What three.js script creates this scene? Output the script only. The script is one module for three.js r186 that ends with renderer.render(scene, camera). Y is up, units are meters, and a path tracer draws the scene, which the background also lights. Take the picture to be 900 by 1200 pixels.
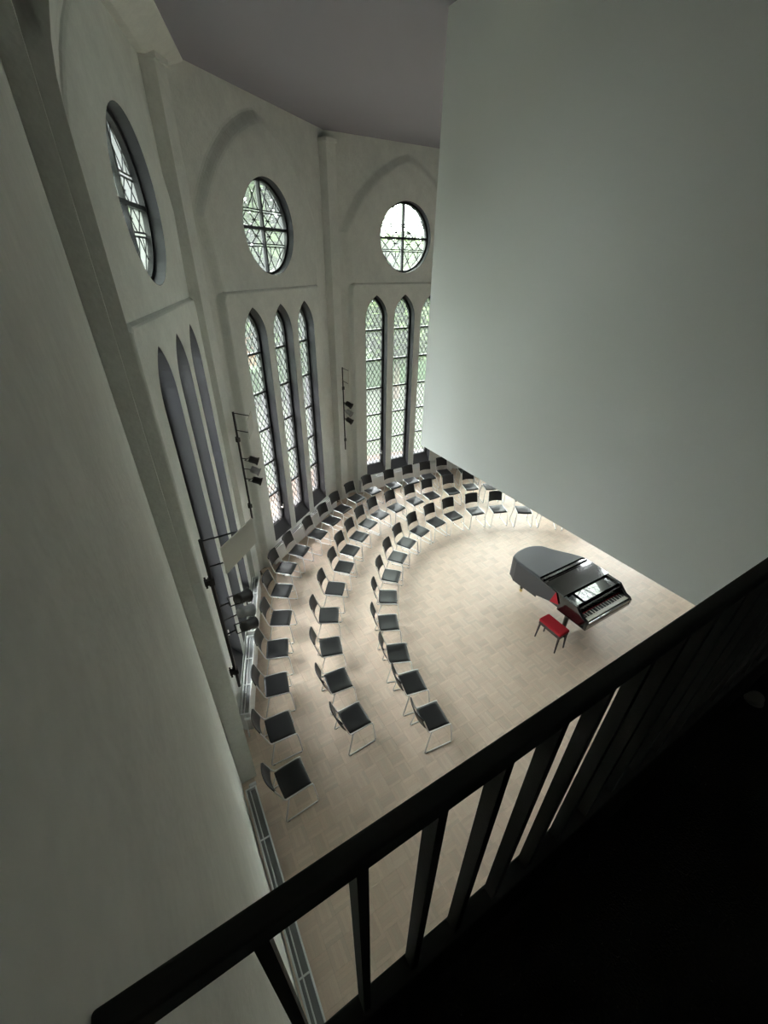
import * as THREE from 'three';
import { mergeGeometries } from 'three/addons/utils/BufferGeometryUtils.js';
import { RoundedBoxGeometry } from 'three/addons/geometries/RoundedBoxGeometry.js';

// ---------------------------------------------------------------- camera, sky, exposure
const D2R = Math.PI / 180;
const scene = new THREE.Scene();
const camera = new THREE.PerspectiveCamera(2 * Math.atan(600 / 481.76) / D2R, 900 / 1200, 0.01, 400);
camera.position.set(0, 6.3, 0);
camera.rotation.order = 'YXZ';
camera.rotation.set(-31.489 * D2R, -30.927 * D2R, -0.829 * D2R * -1);
scene.add(camera);
{ // standard overcast sky: three times as bright at the zenith as at the horizon, even all round
  const w = 32, h = 64, d = new Float32Array(w * h * 4);
  for (let j = 0; j < h; j++) for (let i = 0; i < w; i++) { const e = Math.max(0, Math.sin(((j + 0.5) / h - 0.5) * Math.PI)), k = (j * w + i) * 4, l = (1 + 2 * e) / 3; d[k] = 0.93 * l; d[k + 1] = 0.975 * l; d[k + 2] = l; d[k + 3] = 1; }
  const t = new THREE.DataTexture(d, w, h, THREE.RGBAFormat, THREE.FloatType); t.mapping = THREE.EquirectangularReflectionMapping; t.magFilter = THREE.LinearFilter; t.needsUpdate = true;
  scene.background = t;
}
scene.backgroundIntensity = 39;
const renderer = new THREE.WebGLRenderer({ antialias: true });
renderer.toneMapping = THREE.LinearToneMapping;
renderer.toneMappingExposure = 1.0;
renderer.shadowMap.enabled = true;

// ---------------------------------------------------------------- helpers
let seed = 7;
const rnd = () => { seed = (seed * 1664525 + 1013904223) >>> 0; return seed / 4294967296; };
const rr = (a, b) => a + (b - a) * rnd();
const taken = {};
function numbered(n) { if (!(n in taken)) { taken[n] = 0; return n; } taken[n]++; return n + '_' + String(taken[n]).padStart(3, '0'); }
function mesh(name, geo, mat, parent) { const m = new THREE.Mesh(Array.isArray(geo) ? merge(geo) : geo, mat); m.name = name; parent.add(m); return m; }
function merge(list) {
  const l = list.map((g) => { const h = g.index ? g.toNonIndexed() : g; for (const k of Object.keys(h.attributes)) if (!['position', 'normal', 'uv'].includes(k)) h.deleteAttribute(k); return h; });
  return l.length === 1 ? l[0] : mergeGeometries(l);
}
function tag(o, label, category, group) { o.userData.label = label; o.userData.category = category; if (group) o.userData.group = group; return o; }
function thing(name, label, category, pos = [0, 0, 0], turn = 0, group) {
  const g = new THREE.Group(); g.name = numbered(name); g.position.set(...pos); g.rotation.y = turn; scene.add(g);
  return tag(g, label, category, group);
}
function struct(name, label, category, geo, mat, pos = [0, 0, 0], turn = 0) {
  const o = geo ? new THREE.Mesh(Array.isArray(geo) ? merge(geo) : geo, mat) : new THREE.Group();
  o.name = name; o.position.set(...pos); o.rotation.y = turn; o.userData.kind = 'structure'; scene.add(o);
  return tag(o, label, category);
}
const V3 = (x, y, z) => new THREE.Vector3(x, y, z);
function box(w, h, d, x = 0, y = 0, z = 0) { const g = new THREE.BoxGeometry(w, h, d); worldUV(g, w, h, d); return g.translate(x, y, z); }
function span(x0, x1, y0, y1, z0, z1) { return box(x1 - x0, y1 - y0, z1 - z0, (x0 + x1) / 2, (y0 + y1) / 2, (z0 + z1) / 2); }
function worldUV(g) {                                                 // uv in metres by dominant normal
  const p = g.attributes.position, n = g.attributes.normal, uv = new Float32Array(p.count * 2);
  for (let i = 0; i < p.count; i++) {
    const ax = Math.abs(n.getX(i)), ay = Math.abs(n.getY(i)), az = Math.abs(n.getZ(i)), x = p.getX(i), y = p.getY(i), z = p.getZ(i);
    if (ay >= ax && ay >= az) { uv[2 * i] = x; uv[2 * i + 1] = z; } else if (ax >= az) { uv[2 * i] = z; uv[2 * i + 1] = y; } else { uv[2 * i] = x; uv[2 * i + 1] = y; }
  }
  g.setAttribute('uv', new THREE.BufferAttribute(uv, 2)); return g;
}
function rbox(w, h, d, r, x = 0, y = 0, z = 0, s = 2) { return new RoundedBoxGeometry(w, h, d, s, r).translate(x, y, z); }
function tube(pts, r, seg = 24, rad = 7, tension = 0.1) {
  const c = new THREE.CatmullRomCurve3(pts.map((p) => V3(...p)), false, 'catmullrom', tension);
  return new THREE.TubeGeometry(c, seg, r, rad, false);
}
function rod(a, b, r, rad = 8) {
  const A = V3(...a), B = V3(...b), d = B.clone().sub(A), g = new THREE.CylinderGeometry(r, r, d.length(), rad);
  g.applyQuaternion(new THREE.Quaternion().setFromUnitVectors(V3(0, 1, 0), d.clone().normalize()));
  return g.translate((A.x + B.x) / 2, (A.y + B.y) / 2, (A.z + B.z) / 2);
}
function quads(list) {                                                // list of [a,b,c,d] corner arrays
  const pos = [];
  for (const [a, b, c, d] of list) pos.push(...a, ...b, ...c, ...a, ...c, ...d);
  const g = new THREE.BufferGeometry(); g.setAttribute('position', new THREE.Float32BufferAttribute(pos, 3)); g.computeVertexNormals();
  return worldUV(g);
}
// ---------------------------------------------------------------- textures
function lattice(n, cells, sd) { let s = sd; const a = new Float32Array(cells * cells); for (let i = 0; i < a.length; i++) { s = (s * 1664525 + 1013904223) >>> 0; a[i] = s / 4294967296; }
  return (u, v) => { const x = u * cells, y = v * cells, xi = Math.floor(x), yi = Math.floor(y), fx = x - xi, fy = y - yi, sx = fx * fx * (3 - 2 * fx), sy = fy * fy * (3 - 2 * fy), q = (i, j) => a[((j % cells + cells) % cells) * cells + ((i % cells + cells) % cells)];
    return (q(xi, yi) * (1 - sx) + q(xi + 1, yi) * sx) * (1 - sy) + (q(xi, yi + 1) * (1 - sx) + q(xi + 1, yi + 1) * sx) * sy; }; }
function texture(w, h, fn, srgb) {
  const d = new Uint8Array(w * h * 4);
  for (let j = 0; j < h; j++) for (let i = 0; i < w; i++) { const c = fn((i + 0.5) / w, (j + 0.5) / h, i, j), k = (j * w + i) * 4; d[k] = c[0] * 255; d[k + 1] = c[1] * 255; d[k + 2] = c[2] * 255; d[k + 3] = 255; }
  const t = new THREE.DataTexture(d, w, h); t.wrapS = t.wrapT = THREE.RepeatWrapping; t.magFilter = THREE.LinearFilter; t.minFilter = THREE.LinearFilter; if (srgb) t.colorSpace = THREE.SRGBColorSpace; t.needsUpdate = true; return t;
}
const cl = (x) => Math.min(1, Math.max(0, x));
const nA = lattice(0, 8, 11), nB = lattice(0, 24, 12), nC = lattice(0, 90, 13), nD = lattice(0, 200, 14);
const plasterMap = texture(512, 512, (u, v) => { const t = 0.955 + 0.03 * (nA(u, v) - 0.5) + 0.025 * (nB(u, v) - 0.5) + 0.025 * (nC(u, v) - 0.5); return [cl(t), cl(t), cl(t * 0.995)]; }, true);
const plasterBump = texture(512, 512, (u, v) => { const t = 0.5 * nB(u, v) + 0.3 * nC(u, v) + 0.2 * nD(u, v); return [t, t, t]; });
const fineBump = texture(256, 256, (u, v) => { const t = 0.5 * nC(u, v) + 0.5 * nD(u, v); return [t, t, t]; });
for (const t of [plasterMap, plasterBump]) t.repeat.set(0.45, 0.45);
fineBump.repeat.set(3, 3);
// one mosaic parquet panel: six fingers side by side, fine grain along v
const fingerTone = Array.from({ length: 20 }, () => rr(0.968, 1.022)), fingerWarm = Array.from({ length: 20 }, () => rr(0.99, 1.01));
const parquetMap = texture(1024, 256, (u, v) => {
  const k = Math.floor(u * 20), f = u * 20 - k, edge = Math.min(f, 1 - f) < 0.03 ? 0.95 : 1;
  const g = 0.5 * nD(u * 3.6 + k * 0.13, v * 0.12 + k * 0.37) + 0.5 * nC(u * 5.2, v * 0.1 + k * 0.2), t = fingerTone[k] * (0.96 + 0.08 * g) * edge;
  return [cl(0.84 * t), cl(0.765 * t * fingerWarm[k]), cl(0.69 * t * fingerWarm[k])];
}, true);

// ---------------------------------------------------------------- materials
const std = (o) => new THREE.MeshStandardMaterial(o), lin = (r, g, b) => new THREE.Color().setRGB(r, g, b);
const M = {
  plaster: std({ color: lin(0.85, 0.87, 0.83), map: plasterMap, bumpMap: plasterBump, bumpScale: 0.004, roughness: 0.92 }),
  panel: std({ color: lin(0.84, 0.86, 0.85), bumpMap: fineBump, bumpScale: 0.0008, roughness: 0.85 }),
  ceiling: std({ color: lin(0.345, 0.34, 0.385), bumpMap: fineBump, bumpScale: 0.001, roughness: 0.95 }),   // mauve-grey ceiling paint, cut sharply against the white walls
  dark: std({ color: lin(0.016, 0.016, 0.017), roughness: 0.6 }),
  gallery: std({ color: lin(0.012, 0.012, 0.012), roughness: 0.9, bumpMap: fineBump, bumpScale: 0.002 }),
  rail: std({ color: lin(0.012, 0.0115, 0.011), roughness: 0.65, bumpMap: fineBump, bumpScale: 0.0006 }),
  steel: std({ color: lin(0.02, 0.02, 0.021), roughness: 0.45, metalness: 0.2 }),
  lead: std({ color: lin(0.05, 0.05, 0.052), roughness: 0.6, metalness: 0.4 }),
  reveal: std({ color: lin(0.055, 0.055, 0.06), roughness: 0.8 }),  // window reveals in one even tone, much darker than the plaster
  sill: std({ color: lin(0.035, 0.035, 0.038), roughness: 0.55 }),
  subfloor: std({ color: lin(0.16, 0.12, 0.09), roughness: 0.9 }),
  parquet: std({ color: 0xffffff, map: parquetMap, vertexColors: true, roughness: 0.42, bumpMap: fineBump, bumpScale: 0.0003 }),
  leather: std({ color: lin(0.010, 0.010, 0.011), roughness: 0.32 }),
  backPad: std({ color: lin(0.010, 0.010, 0.011), roughness: 0.5 }),
  chrome: std({ color: lin(0.9, 0.9, 0.89), roughness: 0.3, metalness: 1 }),
  glide: std({ color: lin(0.03, 0.03, 0.03), roughness: 0.6 }),
  radiator: std({ color: lin(0.74, 0.75, 0.74), roughness: 0.45 }),
  grille: std({ color: lin(0.20, 0.205, 0.205), roughness: 0.6 }),
  lacquer: new THREE.MeshPhysicalMaterial({ color: lin(0.006, 0.006, 0.006), roughness: 0.12, clearcoat: 1, clearcoatRoughness: 0.02 }),
  cover: std({ color: lin(0.042, 0.045, 0.052), roughness: 0.45, bumpMap: fineBump, bumpScale: 0.001 }),
  redCloth: std({ color: lin(0.42, 0.012, 0.025), roughness: 0.85 }),
  velvet: new THREE.MeshPhysicalMaterial({ color: lin(0.36, 0.006, 0.016), roughness: 0.9, sheen: 0.6, sheenColor: lin(0.7, 0.05, 0.08), sheenRoughness: 0.5 }),
  darkWood: std({ color: lin(0.03, 0.022, 0.02), roughness: 0.4 }),
  ivory: std({ color: lin(0.72, 0.69, 0.62), roughness: 0.3 }),
  ebony: std({ color: lin(0.01, 0.01, 0.01), roughness: 0.35 }),
  brass: std({ color: lin(0.75, 0.58, 0.28), roughness: 0.3, metalness: 1 }),
  board: std({ color: lin(0.62, 0.61, 0.55), roughness: 0.7 }),
  greyLamp: std({ color: lin(0.35, 0.35, 0.36), roughness: 0.5, metalness: 0.3 }),
  grass: std({ color: lin(0.018, 0.026, 0.011), roughness: 1 }),
  path: std({ color: lin(0.046, 0.028, 0.017), roughness: 1 }),
  brick: std({ color: lin(0.09, 0.042, 0.022), roughness: 0.95 }),
  roofTile: std({ color: lin(0.04, 0.02, 0.015), roughness: 0.9 }),
  bark: std({ color: lin(0.10, 0.08, 0.06), roughness: 1 }),
};
const leafMats = [[0.035, 0.062, 0.017], [0.05, 0.078, 0.02], [0.022, 0.046, 0.016], [0.062, 0.07, 0.02]].map((c) => std({ color: lin(...c), roughness: 0.9, side: THREE.DoubleSide }));
// leaded cathedral glass: hand-made sheets, each a slightly different tint
const glassTints = [[0.95, 0.97, 0.93], [0.86, 0.95, 0.82], [0.97, 0.97, 0.95], [0.95, 0.89, 0.86], [0.90, 0.96, 0.88], [0.93, 0.95, 0.97]];
const roundGlass = [[0.62, 0.66, 0.62], [0.60, 0.66, 0.57]].map((c) => new THREE.MeshPhysicalMaterial({ color: lin(...c), roughness: 0.38, transmission: 1, thickness: 0, ior: 1.5, specularIntensity: 0.6 }));
const glassMats = glassTints.map((c) => new THREE.MeshPhysicalMaterial({ color: lin(...c), roughness: 0.27, transmission: 1, thickness: 0, ior: 1.5, specularIntensity: 0.6 }));

// ---------------------------------------------------------------- room measures (metres; floor y = 0, camera above the origin)
const CEIL = 8.56, AXIS = 6.666, SPRING = 4.97, APEX = 5.54, SILL = 0.533, GLASS_BOTTOM = 0.80, LW = 0.659, LS = 0.86, CIRC_Y = 6.77, CIRC_R = 0.74, GZ = -0.19;
const mirrorX = (x) => 2 * AXIS - x;
const BARS = [4.70, 3.93, 3.155, 2.38, 1.585];
function lancetOutline(cx, half, y0, spring, n = 10) {                // anticlockwise from bottom left
  const pts = [[cx - half, y0], [cx + half, y0], [cx + half, spring]], R = 2 * half;
  for (let i = 1; i <= n; i++) { const a = (i / n) * Math.PI / 3; pts.push([cx - half + R * Math.cos(a), spring + R * Math.sin(a)]); }
  for (let i = n - 1; i >= 0; i--) { const a = Math.PI - (i / n) * Math.PI / 3; pts.push([cx + half + R * Math.cos(a), spring + R * Math.sin(a)]); }
  return pts;
}
function circlePts(cx, cy, r, n = 56) { return Array.from({ length: n }, (_, i) => [cx + r * Math.cos(2 * Math.PI * i / n), cy + r * Math.sin(2 * Math.PI * i / n)]); }
const v2 = (pts) => pts.map((p) => new THREE.Vector2(...p));
function shapeOf(outline, holes = []) { const s = new THREE.Shape(v2(outline)); for (const h of holes) s.holes.push(new THREE.Path(v2(h))); return s; }
function extr(shape, z0, z1) { const g = new THREE.ExtrudeGeometry(shape, { depth: z1 - z0, bevelEnabled: false, curveSegments: 24 }); g.translate(0, 0, z0); return worldUV(g); }
function cap(shape, z) { const g = new THREE.ShapeGeometry(shape); g.translate(0, 0, z); return worldUV(g); }
function strip(P, Q, zp, zq) { const l = []; for (let i = 0; i < P.length; i++) { const j = (i + 1) % P.length; l.push([[...P[i], zp], [...P[j], zp], [...Q[j], zq], [...Q[i], zq]]); } return quads(l); }
function inset(pts, d) {                                              // anticlockwise outline moved inwards
  const n = pts.length;
  return pts.map((p, i) => { const a = pts[(i + n - 1) % n], b = pts[(i + 1) % n]; let e1 = [p[0] - a[0], p[1] - a[1]], e2 = [b[0] - p[0], b[1] - p[1]]; const l1 = Math.hypot(...e1), l2 = Math.hypot(...e2); const n1 = [-e1[1] / l1, e1[0] / l1], n2 = [-e2[1] / l2, e2[0] / l2]; const m = [n1[0] + n2[0], n1[1] + n2[1]], k = d * 2 / (m[0] * m[0] + m[1] * m[1]); return [p[0] + m[0] * k, p[1] + m[1] * k]; });
}
function archPanelOutline() {                                         // blind arch round each roundel
  const half = [[1.80, 6.85], [1.66, 7.10], [1.50, 7.34], [1.30, 7.60], [1.08, 7.82], [0.84, 8.02], [0.6, 8.17], [0.36, 8.29], [0.16, 8.36], [0, 8.40]];
  const pts = [[-1.60, 5.62], [1.60, 5.62], [1.68, 6.2]];
  for (const p of half) pts.push(p);
  for (const p of half.slice(0, -1).reverse()) pts.push([-p[0], p[1]]);
  pts.push([-1.68, 6.2]);
  return pts;
}
let windowNo = 0;
function apseWall(name, label, mid, az, uL, uR, place, tints) {
  const turn = Math.PI / 2 - az, pos = [mid[0], 0, mid[1]];
  const lancets = [-LS, 0, LS].map((c) => lancetOutline(c, LW / 2, SILL, SPRING)), ring = circlePts(0, CIRC_Y, CIRC_R);
  const rev = (h) => h.slice().reverse();
  const BZ = -0.09, geos = [extr(shapeOf([[uL, -0.3], [uR, -0.3], [uR, CEIL + 0.2], [uL, CEIL + 0.2]], [...lancets, ring].map(rev)), -0.30, BZ)];
  // soft moulded relief: blind arch round the roundel, sill-topped field round the lancets
  const soft = (outline, wide, z1, holes) => { const N = 6; let prev = outline, zp = BZ; for (let k = 1; k <= N; k++) { const t = k / N, cur = inset(outline, wide * t), z = BZ + (z1 - BZ) * t * t * (3 - 2 * t); geos.push(strip(prev, cur, zp, z)); prev = cur; zp = z; } geos.push(cap(shapeOf(prev, holes.map(rev)), z1)); for (const h of holes) geos.push(strip(rev(h), rev(h), BZ, z1)); };
  soft(archPanelOutline(), 0.2, 0, [ring]);
  const lower = [[-1.62, -0.3], [1.62, -0.3], [1.62, 5.7], [1.58, 5.8], [1.5, 5.88], [-1.5, 5.88], [-1.58, 5.8], [-1.62, 5.7]];
  soft(lower, 0.11, 0.045, lancets);
  struct(name, label, 'wall', geos, M.plaster, pos, turn);
  [-LS, 0, LS].forEach((c, i) => lancetWindow(c, pos, turn, place, ['first', 'middle', 'last'][i], tints, i));
  roundWindow(pos, turn, place);
}
function clipLine(inside, a, b) {                                     // parts of a-b that lie inside
  const N = 60, out = []; let start = null;
  for (let i = 0; i <= N; i++) { const t = i / N, p = [a[0] + (b[0] - a[0]) * t, a[1] + (b[1] - a[1]) * t], ok = inside(p); if (ok && !start) start = p; if ((!ok || i === N) && start) { if (Math.hypot(p[0] - start[0], p[1] - start[1]) > 0.015) out.push([start, p]); start = null; } }
  return out;
}
function bar2(a, b, w, d, z) { const l = Math.hypot(b[0] - a[0], b[1] - a[1]), g = new THREE.BoxGeometry(l, w, d); g.rotateZ(Math.atan2(b[1] - a[1], b[0] - a[0])); return g.translate((a[0] + b[0]) / 2, (a[1] + b[1]) / 2, z); }
const pick = ['left', 'middle', 'right'];
function lancetWindow(cx, pos, turn, place, which, tints, idx) {
  const n = ++windowNo, half = LW / 2, o = struct('window_' + n, `tall pointed leaded lancet window, ${['nearest the gallery', 'in the middle', 'farthest from the gallery'][idx]} of its three, in the ${place}`, 'window', null, null, pos, turn);
  const outer = lancetOutline(cx, half, GLASS_BOTTOM - 0.05, SPRING), inn = lancetOutline(cx, half - 0.05, GLASS_BOTTOM, SPRING, 10);
  const lin0 = lancetOutline(cx, half + 0.004, SILL - 0.02, SPRING), lin1 = lancetOutline(cx, half - 0.004, SILL - 0.02, SPRING);
  mesh('reveal', [extr(shapeOf(lin0, [lin1.slice().reverse()]), GZ - 0.12, 0.04)], M.reveal, o).userData.label = 'dark grey window reveal';
  mesh('frame', [extr(shapeOf(outer, [inn.slice().reverse()]), GZ - 0.035, GZ + 0.05)], M.steel, o);
  const sillQ = new THREE.ExtrudeGeometry(shapeOf([[0.03, SILL - 0.1], [0.04, SILL], [GZ + 0.04, GLASS_BOTTOM], [GZ - 0.2, GLASS_BOTTOM], [GZ - 0.2, SILL - 0.1]].reverse()), { depth: LW - 0.004, bevelEnabled: false });
  sillQ.rotateY(-Math.PI / 2).translate(cx + half - 0.002, 0, 0);
  mesh('window_sill', sillQ, M.sill, o);
  const h = half - 0.05, levels = [GLASS_BOTTOM, ...BARS.slice().reverse(), null], cames = [];
  const inArch = ([x, y]) => { const dx = x - cx; if (Math.abs(dx) > h) return false; if (y < SPRING) return true; return Math.hypot(dx + h, y - SPRING) < 2 * h && Math.hypot(dx - h, y - SPRING) < 2 * h; };
  for (let k = 0; k < levels.length - 1; k++) {
    const y0 = levels[k], y1 = levels[k + 1];
    const top = y1 === null, outl = top ? lancetOutline(cx, h, y0, SPRING, 10) : [[cx - h, y0], [cx + h, y0], [cx + h, y1], [cx - h, y1]];
    mesh('pane', cap(shapeOf(outl), GZ), glassMats[tints[(idx * 7 + k) % tints.length]], o);
    if (k) mesh('glazing_bar', box(LW - 0.06, 0.04, 0.07, cx, y0, GZ + 0.005), M.steel, o);
    const yt = top ? APEX : y1, dx = 0.128, dy = 0.205, slope = dy / dx, ins = (p) => p[1] > y0 + 0.015 && p[1] < yt - 0.01 && inArch(p);
    for (let q = -12; q < 12; q++) for (const sg of [-1, 1]) {
      const xm = cx + (q + 0.5) * dx, a = [xm - 0.5, y0 + 0.35 - sg * 0.5 * slope], b = [xm + 0.5, y0 + 0.35 + sg * 0.5 * slope];
      for (const [p, r] of clipLine(ins, a, b)) cames.push(bar2(p, r, 0.0135, 0.012, GZ));
    }
  }
  const lat = mesh('lead_came', cames, M.lead, o); lat.userData.kind = 'stuff';
  if (idx === 0) mesh('handle', [rod([cx + h - 0.01, 1.12, GZ + 0.05], [cx + h - 0.01, 1.12, GZ + 0.10], 0.012), rbox(0.022, 0.12, 0.018, 0.008, cx + h - 0.01, 1.16, GZ + 0.11)], M.chrome, o).userData.label = 'small chrome window handle';
}
function roundWindow(pos, turn, place) {
  const n = ++windowNo, r = CIRC_R - 0.045, o = struct('window_' + n, `round leaded window with a black cross bar high in the ${place}`, 'window', null, null, pos, turn);
  mesh('frame', [extr(shapeOf(circlePts(0, CIRC_Y, CIRC_R), [circlePts(0, CIRC_Y, r).reverse()]), GZ - 0.035, GZ + 0.06)], M.steel, o);
  mesh('reveal', [extr(shapeOf(circlePts(0, CIRC_Y, CIRC_R + 0.004), [circlePts(0, CIRC_Y, CIRC_R - 0.004).reverse()]), GZ - 0.12, -0.002)], M.reveal, o).userData.label = 'dark grey window reveal';
  mesh('mullion', box(0.045, 2 * r, 0.08, 0, CIRC_Y, GZ + 0.01), M.steel, o);
  mesh('glazing_bar', box(2 * r, 0.045, 0.08, 0, CIRC_Y, GZ + 0.01), M.steel, o);
  for (let q = 0; q < 4; q++) { const pts = [[0, CIRC_Y]]; for (let i = 0; i <= 14; i++) { const a = (q + i / 14) * Math.PI / 2; pts.push([r * Math.cos(a), CIRC_Y + r * Math.sin(a)]); } mesh('pane', cap(shapeOf(pts), GZ), roundGlass[q % 2], o); }
  const cames = [], inside = (p) => Math.hypot(p[0], p[1] - CIRC_Y) < r, add = (a, b) => { for (const [p, s] of clipLine(inside, [a[0], a[1] + CIRC_Y], [b[0], b[1] + CIRC_Y])) cames.push(bar2(p, s, 0.016, 0.012, GZ)); };
  for (const s of [-1, 1]) {
    for (const y of [0.24, 0.28]) add([-r, s * y], [r, s * y]);
    for (const t of [-1, 1]) {
      add([s * 0.05, 0], [s * 0.34, t * 0.24]); add([s * 0.34, 0], [s * 0.05, t * 0.24]); add([s * 0.34, 0], [s * 0.6, t * 0.24]); add([s * 0.64, 0], [s * 0.40, t * 0.24]);
      add([s * 0.06, t * 0.28], [s * 0.30, t * 0.70]); add([s * 0.34, t * 0.28], [s * 0.06, t * 0.62]); add([s * 0.34, t * 0.28], [s * 0.52, t * 0.52]); add([s * 0.62, t * 0.28], [s * 0.2, t * 0.70]);
      add([s * 0.19, t * 0.28], [s * 0.19, t * 0.45]); add([s * 0.12, t * 0.12], [s * 0.26, t * 0.12]); add([s * 0.48, t * 0.28], [s * 0.48, t * 0.42]);
    }
  }
  const l = mesh('lead_came', cames, M.lead, o); l.userData.kind = 'stuff';
}
const azB = 53.705 * D2R, azA = 18.354 * D2R;
const midA = [0.5117, -5.7588], midB = [2.8369, -8.9266], midC = [AXIS, -10.24];
apseWall('wall_apse_left', 'white plastered apse wall beside the pier with slit-like lancets', midA, azA, -2.35, 2.22, 'apse wall next to the pier', [0, 5, 2, 0]);
apseWall('wall_apse_left_back', 'white plastered apse wall between the slanted wall and the end wall', midB, azB, -2.27, 2.42, 'slanting wall on the left of the end wall', [3, 0, 2, 2, 1, 4, 0]);
apseWall('wall_apse_end', 'white plastered end wall of the apse', midC, Math.PI / 2, -2.22, 2.22, 'end wall of the apse', [2, 0, 0, 1, 4, 1, 0]);
apseWall('wall_apse_right_back', 'white plastered apse wall right of the end wall, behind the block', [mirrorX(midB[0]), midB[1]], Math.PI - azB, -2.42, 2.27, 'slanting wall on the right of the end wall', [0, 1, 2, 4]);
apseWall('wall_apse_right', 'white plastered apse wall opposite the pier', [mirrorX(midA[0]), midA[1]], Math.PI - azA, -2.22, 2.35, 'apse wall opposite the pier', [0, 2, 5, 4]);

// corner shafts
const cornAB = [1.1521, -7.6892], cornBC = [4.6253, -10.24];
let trimNo = 0;
function shaft(c, bis) {                                              // bis: heading of the inward bisector
  const plan = [[-0.30, -0.25], [-0.19, 0.0], [-0.13, 0.13], [0.13, 0.13], [0.19, 0.0], [0.30, -0.25]];
  const g = new THREE.ExtrudeGeometry(shapeOf(plan.slice().reverse()), { depth: 8.34, bevelEnabled: false }); g.rotateX(Math.PI / 2); g.translate(0, 8.34, 0); g.scale(1, 1, 1);
  const capg = new THREE.ExtrudeGeometry(shapeOf(plan.map(([x, y]) => [x * 1.12, y > 0.05 ? y + 0.03 : y]).reverse()), { depth: 0.06, bevelEnabled: false }); capg.rotateX(Math.PI / 2); capg.translate(0, 8.40, 0);
  struct('trim_' + (++trimNo), 'plastered corner shaft between two apse walls', 'trim', [worldUV(g), worldUV(capg)], M.plaster, [c[0], 0, c[1]], bis);
}
const bisTurn = (az1, az2) => Math.PI / 2 - (az1 + az2) / 2;
shaft(cornAB, bisTurn(azA, azB)); shaft(cornBC, bisTurn(azB, Math.PI / 2));
shaft([mirrorX(cornBC[0]), cornBC[1]], bisTurn(Math.PI / 2, Math.PI - azB)); shaft([mirrorX(cornAB[0]), cornAB[1]], bisTurn(Math.PI - azB, Math.PI - azA));

// cove over the wall next to the pier
{
  const prof = [[-0.12, 8.62], [-0.12, 8.36], [0.0, 8.36], [0.10, 8.40], [0.22, 8.47], [0.31, 8.54], [0.335, 8.62]];
  const g = new THREE.ExtrudeGeometry(shapeOf(prof.slice().reverse()), { depth: 4.98, bevelEnabled: false }); g.rotateY(Math.PI / 2);
  g.rotateY(Math.PI); g.translate(-2.35 + 4.98, 0, 0); g.scale(1, 1, 1);
  struct('trim_' + (++trimNo), 'plastered cove between wall and grey ceiling', 'trim', worldUV(g), M.plaster, [midA[0], 0, midA[1]], Math.PI / 2 - azA).scale.z = 1;
}

// nave walls, pier with its arch, ceiling, back
struct('wall_left', 'tall bare white plastered wall beside the gallery', 'wall', [span(-0.75, -0.17, -0.3, 8.7, -3.52, 7)], M.plaster);
struct('wall_right', 'bare white plastered wall on the far side of the nave', 'wall', [span(mirrorX(-0.17), mirrorX(-0.75), -0.3, 8.7, -4.3, 7)], M.plaster);
struct('wall_back', 'dim plastered wall at the back of the nave', 'wall', [span(-0.75, mirrorX(-0.75), -0.3, 8.7, 6.5, 7)], M.plaster);
{
  const pier = [span(-0.75, -0.05, 3.15, 8.7, -3.95, -3.50), span(-0.75, 0.045, 3.15, 8.7, -4.40, -3.72), span(-0.75, 0.045, -0.3, 3.15, -4.40, -3.50)];
  // corbelled start of the upper step
  pier.push(quads([[[-0.05, 3.15, -3.50], [0.045, 3.15, -3.50], [0.045, 3.45, -3.72], [-0.05, 3.45, -3.72]], [[0.045, 3.15, -3.50], [0.045, 3.15, -3.72], [0.045, 3.45, -3.72], [0.045, 3.45, -3.72]]]));
  const haunch = [[-0.3, 6.9], [0.045, 7.0]]; for (let i = 1; i <= 14; i++) { const a = i / 14 * Math.PI / 2; haunch.push([0.045 + 1.3 * (1 - Math.cos(a)), 7.0 + 1.35 * Math.sin(a)]); }
  haunch.push([5.2, 8.45], [5.2, 8.7], [-0.3, 8.7]);
  pier.push(extr(shapeOf(haunch), -4.40, -3.72));
  struct('wall_pier', 'stepped white pier of the chancel arch springing into the ceiling', 'pier', pier, M.plaster);
}
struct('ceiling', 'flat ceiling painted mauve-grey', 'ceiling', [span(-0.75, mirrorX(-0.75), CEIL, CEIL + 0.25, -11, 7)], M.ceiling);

const BX = 3.8;
// big white block on the gallery level and the gallery slab under it
struct('wall_screen', 'huge plain white screen wall hanging from the ceiling over the hall', 'wall', [span(BX, BX + 0.3, 6.3 - 0.6848 * BX, CEIL + 0.05, -1.3637 * BX, 6.5)], M.panel);
const GF = 4.76, RZ0 = -0.188, RZ1 = -0.162;
struct('floor_gallery', 'black floor of the viewing gallery behind the railing', 'floor', [span(-0.17, BX, 4.52, GF, -0.188, 6.5)], M.gallery);

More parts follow.
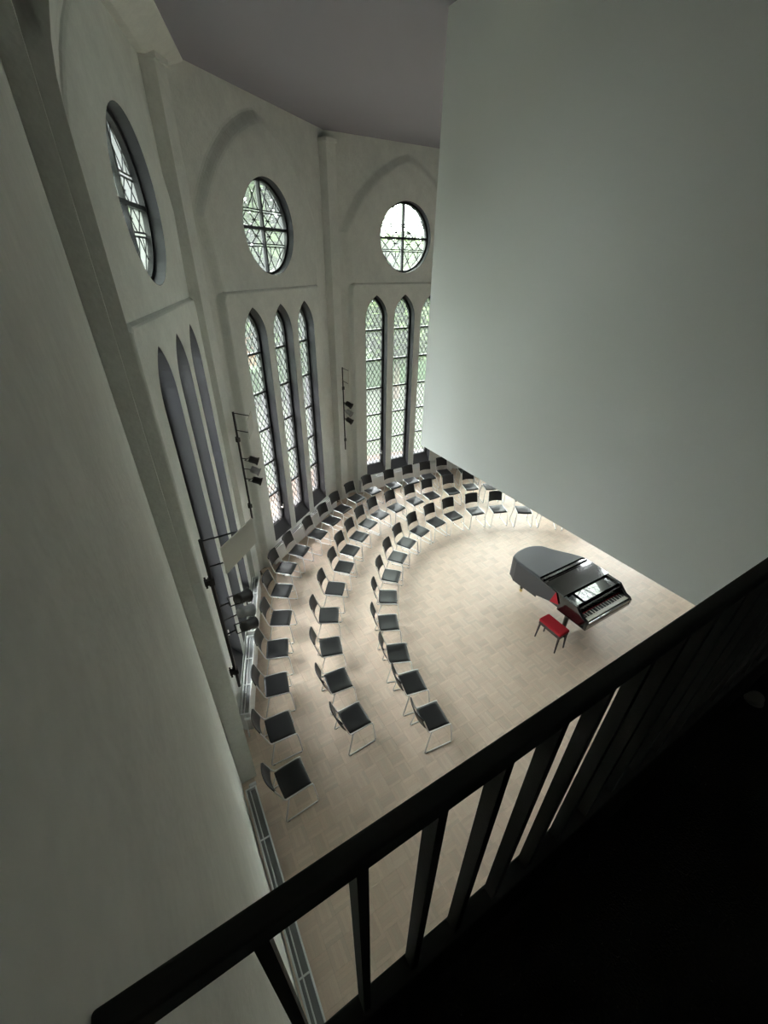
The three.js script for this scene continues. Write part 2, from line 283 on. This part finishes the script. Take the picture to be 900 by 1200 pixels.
// ---------------------------------------------------------------- parquet floor
{
  const floor = struct('floor', 'pale oak parquet floor of small square panels', 'floor', [span(-0.75, mirrorX(-0.75), -0.3, -0.008, -11, 7)], M.subfloor);
  const S = 0.2, g0 = 0.0002, tiles = [];
  const edges = [[cornAB, cornBC], [[midA[0] - 2.3 * Math.sin(azA), midA[1] + 2.3 * Math.cos(azA)], cornAB]];
  const inRoom = (x, z) => {
    const X = x > AXIS ? mirrorX(x) : x; if (z < -10.34 || X < -0.25) return false;
    for (const [a, b] of edges) if ((b[0] - a[0]) * (z - a[1]) - (b[1] - a[1]) * (X - a[0]) < -0.25) return false;
    return true;
  };
  const cp = camera.position, heading = camera.rotation.y;
  for (let i = -1; i < 70; i++) for (let j = -52; j < 8; j++) { const x = (i + 0.5) * S, z = (j + 0.5) * S; if (x < 13.6 && inRoom(x, z)) tiles.push({ x, z, par: (i + j) & 1, tone: rnd(), jog: rnd() }); }
  const tones = [[1.0, 1.0, 1.0], [0.96, 0.95, 0.94], [1.03, 1.025, 1.02], [0.98, 0.965, 0.955]];
  const tileGeo = (par, v) => {
    const h = S / 2 - g0, b = 0.0003, t = 0, y1 = -0.0012, y0 = -0.008, pos = [], uv = [], col = [], P = (x, y, z) => { pos.push(x, y, z); const u = x / S + 0.5, w = z / S + 0.5; uv.push(((par ? w : u) + v) / 4, par ? u : w); col.push(...tones[v]); };
    const top = [[-h + b, -h + b], [-h + b, h - b], [h - b, h - b], [h - b, -h + b]], bot = [[-h, -h], [-h, h], [h, h], [h, -h]];
    for (const k of [0, 1, 2, 0, 2, 3]) P(top[k][0], t, top[k][1]);
    for (let k = 0; k < 4; k++) { const m = (k + 1) % 4, q = [[top[k], t], [bot[k], y0], [bot[m], y0], [top[m], t]]; for (const e of [0, 1, 2, 0, 2, 3]) P(q[e][0][0], q[e][1], q[e][0][1]); }
    const g = new THREE.BufferGeometry(); g.setAttribute('position', new THREE.Float32BufferAttribute(pos, 3)); g.setAttribute('uv', new THREE.Float32BufferAttribute(uv, 2)); g.setAttribute('color', new THREE.Float32BufferAttribute(col, 3)); g.computeVertexNormals(); return g;
  };
  const variants = []; for (let p = 0; p < 2; p++) for (let v = 0; v < 4; v++) variants.push(tileGeo(p, v));
  // the panels that show largest: inside the frame, not under gallery, rail or radiator
  const PV = new THREE.Matrix4(); camera.updateMatrixWorld(true); camera.updateProjectionMatrix(); PV.multiplyMatrices(camera.projectionMatrix, camera.matrixWorldInverse);
  for (const t of tiles) { const p = V3(t.x, 0, t.z).applyMatrix4(PV); const px = (p.x + 1) * 450, py = (1 - p.y) * 600; t.d = Math.hypot(t.x, 6.3, t.z); t.seen = p.z < 1 && t.x > 0.1 && py < 1190 && py < 1180 - (px - 145) * 0.716 && px > 0 && px < 900; }
  const near = tiles.filter((t) => t.seen).sort((a, b) => a.d - b.d).slice(0, 300); for (const t of near) t.own = true;
  for (const t of near) { const m = mesh('parquet_panel', variants[t.par * 4 + Math.floor(t.tone * 4)], M.parquet, floor); m.position.set(t.x, t.jog * 0.0002, t.z); }
  const rest = tiles.filter((t) => !t.own).map((t) => variants[t.par * 4 + Math.floor(t.tone * 4)].clone().translate(t.x, t.jog * 0.0002, t.z));
  mesh('parquet_panels', mergeGeometries(rest), M.parquet, floor).userData.kind = 'stuff';
}

// ---------------------------------------------------------------- railing in front of the gallery
{
  const t = thing('railing', 'black gallery railing of a flat handrail over thin upright bars', 'railing');
  mesh('handrail', rbox(BX + 0.17, 0.035, RZ1 - RZ0, 0.004, (BX - 0.17) / 2, 5.7385, (RZ0 + RZ1) / 2), M.rail, t);
  mesh('bottom_rail', rbox(BX + 0.17, 0.27, 0.04, 0.004, (BX - 0.17) / 2, GF + 0.135, -0.172), M.rail, t);
  for (let k = -1; k < 33; k++) mesh('baluster', box(0.015, 0.70, RZ1 - RZ0, 0.0765 + 0.112 * k, 5.375, (RZ0 + RZ1) / 2), M.rail, t);
  const s = tag(mesh(numbered('door_stop'), [new THREE.SphereGeometry(0.035, 20, 12).scale(1.1, 0.55, 0.8).translate(0, 0.018, 0), new THREE.CylinderGeometry(0.03, 0.034, 0.012, 20).translate(0, 0.006, 0)], M.greyLamp, scene), 'small rounded grey metal stop on the black gallery floor', 'door stop');
  s.position.set(1.87, GF, -0.1235 + 0.01);
}

// ---------------------------------------------------------------- radiators
function radiator(label, pos, turn, len, valve) {                     // stands along local x, wall at z = 0, room towards +z
  const t = thing('radiator', label, 'radiator', pos, turn, 'low white radiators along the walls');
  const d0 = 0.03, d1 = 0.17, y0 = 0.10, y1 = 0.50, L = len / 2;
  mesh('front_panel', rbox(len, y1 - y0, 0.018, 0.005, 0, (y0 + y1) / 2, d1 - 0.009), M.radiator, t);
  mesh('back_panel', rbox(len, y1 - y0, 0.018, 0.005, 0, (y0 + y1) / 2, d0 + 0.009), M.radiator, t);
  mesh('middle_panel', rbox(len - 0.04, y1 - y0 - 0.02, 0.012, 0.004, 0, (y0 + y1) / 2 - 0.01, 0.085), M.radiator, t);
  for (const s of [-1, 1]) mesh('end_cap', rbox(0.02, y1 - y0, d1 - d0, 0.005, s * (L - 0.01), (y0 + y1) / 2, (d0 + d1) / 2), M.radiator, t);
  const n = Math.max(2, Math.round(len / 0.6));
  for (let i = 1; i < n; i++) mesh('cross_bar', box(0.016, 0.012, d1 - d0 - 0.03, -L + len * i / n, y1 - 0.008, (d0 + d1) / 2), M.radiator, t);
  for (const [z, w] of [[0.122, 0.058], [0.063, 0.028]]) mesh('convector_sheet', box(len - 0.05, 0.3, w, 0, 0.31, z), M.grille, t);
  for (const s of [-1, 1]) mesh('foot', box(0.04, y0, 0.1, s * (L - 0.25), y0 / 2, 0.1), M.radiator, t);
  if (valve) { const x = valve * (L + 0.05); mesh('valve', [rod([valve * L, 0.44, 0.1], [x, 0.44, 0.1], 0.014), rod([x, 0, 0.1], [x, 0.46, 0.1], 0.011), new THREE.CylinderGeometry(0.024, 0.026, 0.08, 14).rotateX(Math.PI / 2).translate(x, 0.44, 0.14)], M.radiator, t); }
}
const onWall = (mid, az, u, off) => [mid[0] + u * Math.sin(az) + off * Math.cos(az), 0, mid[1] - u * Math.cos(az) + off * Math.sin(az)];
radiator('long white radiator on the bare wall under the gallery railing', [-0.17, 0, -1.55], Math.PI / 2, 3.15, 1);
radiator('white radiator by the pier under the slit-like lancets', onWall(midA, azA, -0.86, 0.035), Math.PI / 2 - azA, 1.55, -1);
radiator('white radiator under the slit-like lancets, farther from the pier', onWall(midA, azA, 0.78, 0.035), Math.PI / 2 - azA, 1.55);
radiator('white radiator on the slanting wall behind the outer chairs', onWall(midB, azB, 0, 0.035), Math.PI / 2 - azB, 3.0);
radiator('white radiator under the three lancets of the end wall', onWall(midC, Math.PI / 2, 0, 0.035), 0, 3.0);
radiator('white radiator on the slanting wall right of the end wall', onWall([mirrorX(midB[0]), midB[1]], Math.PI - azB, 0, 0.035), azB - Math.PI / 2, 3.0);

// ---------------------------------------------------------------- spotlight poles on the walls
function lightPole(label, p, az, boardAz) {
  const t = thing('light_pole', label, 'light pole', p, Math.PI / 2 - az, 'black spotlight poles on the apse walls'), Z = 0.10;
  mesh('pole', rod([0, 1.60, Z], [0, 3.90, Z], 0.02, 10), M.steel, t);
  for (const y of [3.36, 1.90]) mesh('bracket', [box(0.09, 0.09, 0.02, 0, y, 0.045), box(0.05, 0.06, Z - 0.02, 0, y, Z / 2 + 0.02), box(0.065, 0.08, 0.06, 0, y, Z)], M.steel, t);
  for (const y of [3.88, 3.55]) mesh('arm', [rod([0, y, Z], [0, y, Z + 0.35], 0.009)], M.steel, t);
  const board = mesh('reflector_board', rbox(0.58, 0.33, 0.012, 0.003), M.board, t); board.userData.label = 'upright pale reflector board';
  board.position.set(0, 3.71, Z + 0.355); board.rotation.y = az - boardAz;
  [[2.98, M.steel, 0.25, 'spotlight'], [2.76, M.greyLamp, 0.1, 'grey_spotlight'], [2.54, M.steel, 0.25, 'spotlight']].forEach(([y, mat, tilt, nm], i) => {
    const s = mesh(nm, new THREE.LatheGeometry([[0, -0.09], [0.055, -0.09], [0.065, -0.06], [0.065, 0.05], [0.085, 0.09], [0.08, 0.09], [0.06, 0.055], [0, 0.055]].map((q) => new THREE.Vector2(...q)), 16), mat, t);
    s.position.set(0.03, y, Z + 0.27); s.rotation.set(Math.PI / 2 + 0.5, 0, -0.3 - tilt);
    mesh('yoke', i === 1 ? [rod([0, y, Z], [0.03, y, Z + 0.2], 0.008)] : [rod([-0.05, y, Z + 0.12], [-0.05, y, Z + 0.28], 0.007), rod([0.11, y, Z + 0.12], [0.11, y, Z + 0.28], 0.007), rod([-0.05, y, Z + 0.12], [0.11, y, Z + 0.12], 0.007), rod([0, y, Z], [0.02, y, Z + 0.13], 0.01)], M.steel, t);
  });
}
lightPole('black pole with spotlights and reflector board on the side of the pier', [0.045, 0, -3.8], 0, 46 * D2R);
lightPole('black wall pole with spotlights in the corner left of the slanting wall', onWall(midB, azB, -1.88, 0), azB, 22 * D2R);
lightPole('black wall pole with spotlights on the end wall beside its lancets', onWall(midC, Math.PI / 2, -1.93, 0), Math.PI / 2, 27 * D2R);

// ---------------------------------------------------------------- chairs
function makeChair() {                                                // faces local -z, seat centre over the origin
  const c = new THREE.Group(); c.name = 'chair';
  const W = 0.205;
  { const N = 12, pos = [], idx = [], uv = [];
    for (const l of [0, 1]) for (let j = 0; j <= N; j++) for (let i = 0; i <= N; i++) {
      const a = 2 * i / N - 1, b = 2 * j / N - 1, r4 = Math.max(Math.abs(a), Math.abs(b)), edge = r4 > 0.99 ? 0.97 : 1, x = a * edge * (0.197 + 0.004 * -b) * (1 - 0.02 * b * b * Math.abs(a)), z = b * edge * 0.193 * (1 - 0.03 * a * a * Math.abs(b));
      const dish = 0.010 * (1 - Math.pow(1 - a * a, 1) * (1 - b * b * 0.3)) - (b < -0.5 ? 0.018 * Math.pow(-b - 0.5, 2) * 4 : 0);
      pos.push(x, (l ? 0.436 : 0.457) + dish - (r4 > 0.99 && !l ? 0.005 : 0), z); uv.push(x, z);
    }
    const Q = (N + 1) * (N + 1), at = (i, j, l) => l * Q + j * (N + 1) + i, quad = (a, b, c2, d) => idx.push(a, b, c2, a, c2, d);
    for (let j = 0; j < N; j++) for (let i = 0; i < N; i++) { quad(at(i, j, 0), at(i, j + 1, 0), at(i + 1, j + 1, 0), at(i + 1, j, 0)); quad(at(i, j, 1), at(i + 1, j, 1), at(i + 1, j + 1, 1), at(i, j + 1, 1)); }
    for (let k = 0; k < N; k++) { quad(at(k, 0, 0), at(k + 1, 0, 0), at(k + 1, 0, 1), at(k, 0, 1)); quad(at(k, N, 0), at(k, N, 1), at(k + 1, N, 1), at(k + 1, N, 0)); quad(at(0, k, 0), at(0, k, 1), at(0, k + 1, 1), at(0, k + 1, 0)); quad(at(N, k, 0), at(N, k + 1, 0), at(N, k + 1, 1), at(N, k, 1)); }
    const g = new THREE.BufferGeometry(); g.setAttribute('position', new THREE.Float32BufferAttribute(pos, 3)); g.setAttribute('uv', new THREE.Float32BufferAttribute(uv, 2)); g.setIndex(idx); g.computeVertexNormals();
    mesh('seat', g, M.leather, c); }
  const nx = 10, ny = 6, pos = [], idx = [], f = (s, t, o) => { const x = s * 0.195, y = 0.575 + t * 0.265, z = 0.215 + 0.07 * t + 0.045 * (1 - s * s) + o; return [x, y, z]; };
  for (const o of [0, 0.018]) for (let j = 0; j <= ny; j++) for (let i = 0; i <= nx; i++) { let s = -1 + 2 * i / nx; const t = j / ny, e = 1 - 0.06 * Math.pow(Math.abs(2 * t - 1), 4); pos.push(...f(s * e, t, o)); }
  const Q = (nx + 1) * (ny + 1), at = (i, j, l) => l * Q + j * (nx + 1) + i, quad = (a, b, d, e) => idx.push(a, b, d, a, d, e);
  for (let j = 0; j < ny; j++) for (let i = 0; i < nx; i++) { quad(at(i, j, 0), at(i, j + 1, 0), at(i + 1, j + 1, 0), at(i + 1, j, 0)); quad(at(i, j, 1), at(i + 1, j, 1), at(i + 1, j + 1, 1), at(i, j + 1, 1)); }
  for (let i = 0; i < nx; i++) { quad(at(i, 0, 0), at(i + 1, 0, 0), at(i + 1, 0, 1), at(i, 0, 1)); quad(at(i, ny, 0), at(i, ny, 1), at(i + 1, ny, 1), at(i + 1, ny, 0)); }
  for (let j = 0; j < ny; j++) { quad(at(0, j, 0), at(0, j, 1), at(0, j + 1, 1), at(0, j + 1, 0)); quad(at(nx, j, 0), at(nx, j + 1, 0), at(nx, j + 1, 1), at(nx, j, 1)); }
  const bg = new THREE.BufferGeometry(); bg.setAttribute('position', new THREE.Float32BufferAttribute(pos, 3)); bg.setAttribute('uv', new THREE.Float32BufferAttribute(pos.flatMap((_, i) => (i % 3 === 0 ? [pos[i], pos[i + 1]] : [])), 2)); bg.setIndex(idx); bg.computeVertexNormals();
  mesh('backrest', bg, M.backPad, c);
  for (const s of [-1, 1]) {
    // each side: back upright, seat rail, front leg, floor runner and rear leg bent from one rod
    mesh('side_frame', [tube([[s * 0.195, 0.80, 0.285], [s * 0.2, 0.60, 0.225], [s * 0.208, 0.475, 0.185], [s * W, 0.452, 0.14], [s * W, 0.446, -0.15], [s * W, 0.435, -0.19], [s * 0.215, 0.39, -0.202], [s * 0.238, 0.03, -0.232], [s * 0.24, 0.009, -0.215], [s * 0.24, 0.009, 0.215], [s * 0.238, 0.03, 0.232], [s * 0.21, 0.44, 0.135]], 0.0105, 46, 6, 0.25)], M.chrome, c);
    for (const z of [-0.2, 0.2]) mesh('glide', box(0.02, 0.012, 0.03, s * 0.24, 0.006, z), M.glide, c);
  }
  for (const z of [-0.165, 0.15]) mesh('cross_bar', rod([-W, 0.435, z], [W, 0.435, z], 0.007), M.chrome, c);
  return c;
}
const chair0 = makeChair();
const OUTER = [[0.44, -2.99], [0.52, -3.75], [0.70, -4.46], [0.94, -5.15], [1.23, -5.82], [1.49, -6.55], [1.81, -7.21], [2.29, -7.68], [2.93, -8.10], [3.48, -8.50], [4.00, -8.91], [4.60, -9.24], [5.23, -9.41], [5.95, -9.40], [6.60, -9.39], [7.23, -9.37], [7.87, -9.37], [8.55, -9.13], [9.17, -8.85]];
const MIDDLE = [[1.53, -3.33], [1.59, -4.03], [1.77, -4.72], [2.05, -5.43], [2.47, -6.06], [2.94, -6.61], [3.33, -7.10], [3.78, -7.50], [4.25, -7.90], [4.74, -8.14], [5.32, -8.23], [5.98, -8.28], [6.59, -8.32], [7.28, -8.24], [7.95, -8.18], [8.50, -7.90], [9.1, -7.57]];
const INNER = [[2.56, -2.76], [2.62, -3.40], [2.73, -4.01], [2.95, -4.70], [3.30, -5.30], [3.70, -5.83], [4.17, -6.32], [4.66, -6.70], [5.23, -6.96], [5.84, -7.10], [6.44, -7.12], [7.12, -7.02], [7.75, -6.79], [8.34, -6.41], [8.90, -6.0], [9.36, -5.5]];
const TURNS = { INNER: [14, 12, 10, 4], MIDDLE: [-3, -3, 0], OUTER: [0, 0, 0] };
const ORD = ['first', 'second', 'third', 'fourth', 'fifth', 'sixth', 'seventh', 'eighth', 'ninth', 'tenth', 'eleventh', 'twelfth', 'thirteenth', 'fourteenth', 'fifteenth', 'sixteenth', 'seventeenth', 'eighteenth', 'nineteenth'];
for (const [row, words, key] of [[OUTER, 'outermost row', 'OUTER'], [MIDDLE, 'middle row', 'MIDDLE'], [INNER, 'innermost row', 'INNER']]) row.forEach(([x, z], i) => {
  const c = chair0.clone(); c.name = numbered('chair'); scene.add(c);
  const az = Math.atan2(6.5 - x, -(-3.35 - z)) + (TURNS[key][i] ?? 0) * D2R + rr(-0.035, 0.035);
  c.position.set(x, 0, z); c.rotation.y = -az;
  tag(c, `black chrome-framed chair, ${ORD[i]} from the gallery end of the ${words}`, 'chair', 'chairs of the ' + words);
});

// ---------------------------------------------------------------- grand piano (local: keyboard towards +z)
{
  const P = thing('grand_piano', 'black grand piano half under a dark grey cloth cover', 'piano', [6.545, 0, -3.6]);
  const half = 0.675;
  // plan (x, z): straight spine on the left, curved tail and bent side on the right
  const side = [[half, 0.36], [half, 0.05], [0.655, -0.10], [0.60, -0.24], [0.50, -0.40], [0.38, -0.56], [0.27, -0.72], [0.17, -0.86], [0.04, -0.96], [-0.12, -1.0], [-0.30, -1.0], [-0.48, -0.97], [-0.60, -0.90], [-half, -0.76]];
  const smooth = (pts, n) => new THREE.CatmullRomCurve3(pts.map(([x, z]) => V3(x, 0, z)), false, 'centripetal').getPoints(n).map((p) => [p.x, p.z]);
  const plan = [[-half, 0.36], ...smooth(side, 60)];
  const flat = (pts, y0, y1, bev = 0) => { const g = new THREE.ExtrudeGeometry(shapeOf(pts.map(([x, z]) => [x, -z])), { depth: y1 - y0 - 2 * bev, bevelEnabled: bev > 0, bevelThickness: bev, bevelSize: bev, bevelOffset: -bev, bevelSegments: 3 }); g.rotateX(-Math.PI / 2); return g.translate(0, y0 + bev, 0); };
  mesh('case', [flat(plan, 0.64, 0.955, 0.006)], M.lacquer, P);
  // front block with the key bed between the two cheeks
  mesh('key_bed', [rbox(2 * half, 0.12, 0.62, 0.01, 0, 0.645, 0.66)], M.lacquer, P);
  for (const s of [-1, 1]) { const g = new THREE.ExtrudeGeometry(shapeOf([[0.34, 0.60], [0.95, 0.60], [0.97, 0.64], [0.97, 0.73], [0.93, 0.775], [0.84, 0.80], [0.76, 0.87], [0.68, 0.945], [0.34, 0.955]]), { depth: 0.06, bevelEnabled: true, bevelThickness: 0.006, bevelSize: 0.006, bevelSegments: 2 }); g.rotateY(-Math.PI / 2); g.translate(s * (half - 0.035) + 0.03, 0, 0); mesh('cheek', g, M.lacquer, P); }
  mesh('key_slip', rbox(2 * half - 0.1, 0.07, 0.03, 0.008, 0, 0.705, 0.955), M.lacquer, P);
  mesh('pin_block', box(2 * half - 0.13, 0.06, 0.28, 0, 0.86, 0.50), M.dark, P);
  { const m = mesh('music_desk', [rbox(0.86, 0.016, 0.24, 0.005, 0, 0, 0), rbox(0.86, 0.03, 0.02, 0.005, 0, 0.012, 0.12)], M.lacquer, P); m.position.set(0.05, 0.915, 0.53); m.rotation.x = 0.06; }
  for (const s of [-1, 1]) mesh('desk_shelf', rbox(0.2, 0.014, 0.24, 0.004, s * 0.54, 0.915, 0.53), M.lacquer, P);
  { const f = mesh('fallboard', [rbox(2 * half - 0.14, 0.13, 0.02, 0.006, 0, 0.065, 0)], M.lacquer, P); f.position.set(0, 0.765, 0.735); f.rotation.x = -0.25; }
  mesh('felt_strip', box(2 * half - 0.14, 0.006, 0.012, 0, 0.768, 0.755), M.redCloth, P);
  const kw = 2 * half - 0.15, w = [], b = []; for (let i = 0; i < 52; i++) { const x = -kw / 2 + (i + 0.5) * kw / 52; w.push(rbox(kw / 52 - 0.0012, 0.02, 0.165, 0.002, x, 0.757, 0.845, 1)); if (![1, 4].includes((i + 5) % 7 === 1 ? 1 : (i + 5) % 7 === 4 ? 4 : 0) && i < 51) b.push(rbox(0.0115, 0.014, 0.095, 0.002, x + kw / 104, 0.773, 0.81, 1)); }
  mesh('white_key', w, M.ivory, P).userData.kind = 'stuff'; mesh('black_key', b, M.ebony, P).userData.kind = 'stuff';
  // lid: front leaf in the open, long leaf under the cover
  mesh('front_lid', [rbox(2 * half + 0.03, 0.02, 0.52, 0.006, 0, 0.972, 0.14)], M.lacquer, P);
  const lidPlan = [[-half - 0.015, -0.11], [half - 0.01, -0.11], ...smooth(side.filter((q) => q[1] < -0.12), 40)];
  mesh('main_lid', [flat(lidPlan, 0.962, 0.985, 0.004)], M.lacquer, P);
  mesh('folded_lid_edge', [rbox(2 * half - 0.05, 0.035, 0.03, 0.008, 0.0, 1.0, -0.10), rbox(2 * half - 0.4, 0.02, 0.02, 0.006, -0.05, 1.03, -0.075)], M.lacquer, P);
  // cloth cover: top sheet with rounded edge and a hanging skirt
  const cPlan = [[-half - 0.03, -0.14], [half + 0.0, -0.14], ...smooth(side.filter((q) => q[1] < -0.2).map(([x, z]) => [x + (x > -0.5 && z > -0.9 ? 0.035 : x < -0.5 ? -0.03 : 0), z - (z < -0.85 ? 0.035 : 0)]), 44)];
  const ins = (pts, d) => inset(pts.map(([x, z]) => [x, -z]), d).map(([x, y]) => [x, -y]);
  const rings = [[cPlan, 0.53], [cPlan, 0.97], [ins(cPlan, 0.012), 1.0], [ins(cPlan, 0.04), 1.012]], cp = [];
  for (let k = 0; k < 3; k++) for (let i = 1; i < cPlan.length; i++) { const j = (i + 1) % cPlan.length, [A, ya] = rings[k], [B, yb] = rings[k + 1]; const wave = (q) => (k === 0 ? 0.02 * Math.sin(q * 0.9) + 0.015 * Math.sin(q * 0.37) : 0); cp.push([[A[i][0], ya + wave(i), A[i][1]], [A[j][0], ya + wave(j), A[j][1]], [B[j][0], yb, B[j][1]], [B[i][0], yb, B[i][1]]]); }
  const topc = new THREE.ShapeGeometry(shapeOf(rings[3][0].map(([x, z]) => [x, -z]))); topc.rotateX(-Math.PI / 2); topc.translate(0, 1.012, 0);
  mesh('cloth_cover', [quads(cp), worldUV(topc)], M.cover, P).userData.label = 'dark grey cloth cover';
  // turned-back corner showing the red lining
  const sideSheet = (pts, x) => { const g = new THREE.ExtrudeGeometry(shapeOf(pts.map(([z, y]) => [-z, y])), { depth: 0.006, bevelEnabled: false }); g.rotateY(Math.PI / 2); return g.translate(x, 0, 0); };
  mesh('cover_flap', sideSheet([[-0.15, 0.995], [0.24, 0.965], [0.165, 0.68], [-0.15, 0.58]], -half - 0.034), M.cover, P);
  mesh('red_lining', sideSheet([[0.24, 0.965], [0.36, 0.74], [0.165, 0.68]], -half - 0.028), M.redCloth, P).userData.label = 'red lining of the turned-back cover';
  // legs, casters, lyre
  for (const [x, z] of [[-0.56, 0.52], [0.56, 0.52], [-0.32, -0.78]]) {
    const leg = new THREE.LatheGeometry([[0, 0.09], [0.03, 0.09], [0.038, 0.12], [0.05, 0.5], [0.065, 0.60], [0.065, 0.66], [0, 0.66]].map((q) => new THREE.Vector2(...q)), 14); leg.translate(x, 0, z); const l = mesh('leg', leg, M.lacquer, P);
    mesh('caster', [new THREE.CylinderGeometry(0.035, 0.035, 0.025, 18).rotateZ(Math.PI / 2).translate(x, 0.035, z), box(0.05, 0.05, 0.03, x, 0.07, z)], M.brass, l);
  }
  mesh('pedal_lyre', [rod([-0.09, 0.62, 0.6], [-0.07, 0.12, 0.6], 0.014), rod([0.09, 0.62, 0.6], [0.07, 0.12, 0.6], 0.014), rbox(0.3, 0.07, 0.09, 0.01, 0, 0.12, 0.6), rod([0, 0.14, 0.56], [0, 0.58, 0.2], 0.008)], M.lacquer, P);
  for (const x of [-0.07, 0, 0.07]) mesh('pedal', rbox(0.03, 0.01, 0.13, 0.004, x, 0.095, 0.68), M.brass, P);
}
{
  const B = thing('piano_bench', 'small dark piano bench with red velvet seat', 'bench', [5.625, 0, -3.075]);
  const cush = rbox(0.27, 0.07, 0.50, 0.03, 0, 0.46, 0, 4); mesh('cushion', cush, M.velvet, B).userData.label = 'red velvet cushion';
  mesh('apron', [rbox(0.25, 0.07, 0.48, 0.006, 0, 0.395, 0)], M.darkWood, B);
  for (const sx of [-1, 1]) for (const sz of [-1, 1]) { const g = new THREE.CylinderGeometry(0.024, 0.013, 0.40, 4, 1); g.rotateY(Math.PI / 4); const p = g.attributes.position; for (let i = 0; i < p.count; i++) { const k = (0.2 - p.getY(i)) / 0.4; p.setX(i, p.getX(i) + sx * (0.10 + 0.025 * k)); p.setZ(i, p.getZ(i) + sz * (0.215 + 0.02 * k)); } g.translate(0, 0.2, 0); g.computeVertexNormals(); mesh('leg', g, M.darkWood, B); }
  for (const s of [-1, 1]) mesh('knob', new THREE.CylinderGeometry(0.022, 0.022, 0.03, 14).rotateX(Math.PI / 2).translate(0, 0.395, s * 0.255), M.darkWood, B);
}

// ---------------------------------------------------------------- outdoors, seen through the leaded glass
struct('ground', 'lawn round the building', 'lawn', new THREE.CylinderGeometry(70, 70, 0.2, 48).translate(AXIS, -0.75, -6), M.grass);
struct('path', 'pale paved path round the outside of the apse', 'path', new THREE.RingGeometry(7.6, 10.5, 48, 1).rotateX(-Math.PI / 2).translate(AXIS, -0.62, -3.4), M.path);
function tree(x, z, h, r, mi, label) {
  const t = thing('tree', label, 'tree', [x, -0.65, z], 0, 'trees outside the windows');
  mesh('trunk', [new THREE.CylinderGeometry(0.12, 0.2, h * 0.6, 10).translate(0, h * 0.3, 0)], M.bark, t);
  const leaves = [], leaf = new THREE.PlaneGeometry(0.30, 0.22);
  for (let i = 0; i < 5200; i++) { const a = rr(0, 6.283), u = rr(-1, 1), k = Math.pow(rnd(), 0.4), s = Math.sqrt(1 - u * u); const g = leaf.clone(); g.rotateX(rr(0, 6.28)); g.rotateY(rr(0, 6.28)); g.translate(Math.cos(a) * s * k * r * (0.85 + 0.3 * rnd()), h * 0.62 + u * k * h * 0.40, Math.sin(a) * s * k * r); leaves.push(g); }
  mesh('crown', mergeGeometries(leaves), leafMats[mi], t).userData.kind = 'stuff';
}
tree(6.4, -19.8, 10.5, 2.7, 0, 'leafy green tree straight behind the end wall');
tree(13.0, -20.5, 8, 2.7, 1, 'yellow-green tree behind the end wall and right of the leafy one');
tree(0.2, -19.0, 10.5, 2.7, 1, 'bright green tree behind the slanting left wall');
tree(-6.4, -17.0, 9, 2.7, 2, 'dark green tree outside the slanting left wall');
tree(-10.0, -9.0, 9.5, 2.8, 0, 'tall green tree outside the wall next to the pier');
tree(19.5, -27.0, 7.5, 2.7, 3, 'yellowish tree outside the slanting right wall');
tree(25.0, -10.0, 7.5, 2.7, 0, 'green tree outside the wall opposite the pier');
{
  const h = thing('brick_house', 'low brick house beyond the trees behind the end wall', 'house', [7.5, -0.65, -36]);
  mesh('wall', span(-9, 9, 0, 3.2, -3, 3), M.brick, h);
  const roof = new THREE.ExtrudeGeometry(shapeOf([[-3.4, 3.1], [3.4, 3.1], [0, 5.2]]), { depth: 18.8, bevelEnabled: false }); roof.rotateY(Math.PI / 2); roof.translate(-9.4, 0, 0); mesh('roof', roof, M.roofTile, h);
  struct('wall_added_wing', 'added unseen side wing outside the pier, shading the apse windows', 'wall', [span(-8, -0.76, -0.7, 9.5, -3.6, 9)], M.plaster);  // unseen wing, added to keep sky light off the reveals beside the pier
  tag(mesh(numbered('hedge'), [rbox(40, 1.9, 0.9, 0.2, 6, 0.3, -23.4, 3)], leafMats[2], scene), 'low clipped hedge across the garden behind the apse', 'hedge');
}
scene.traverse((o) => { if (o.isMesh) { o.castShadow = true; o.receiveShadow = true; } });
renderer.render(scene, camera);
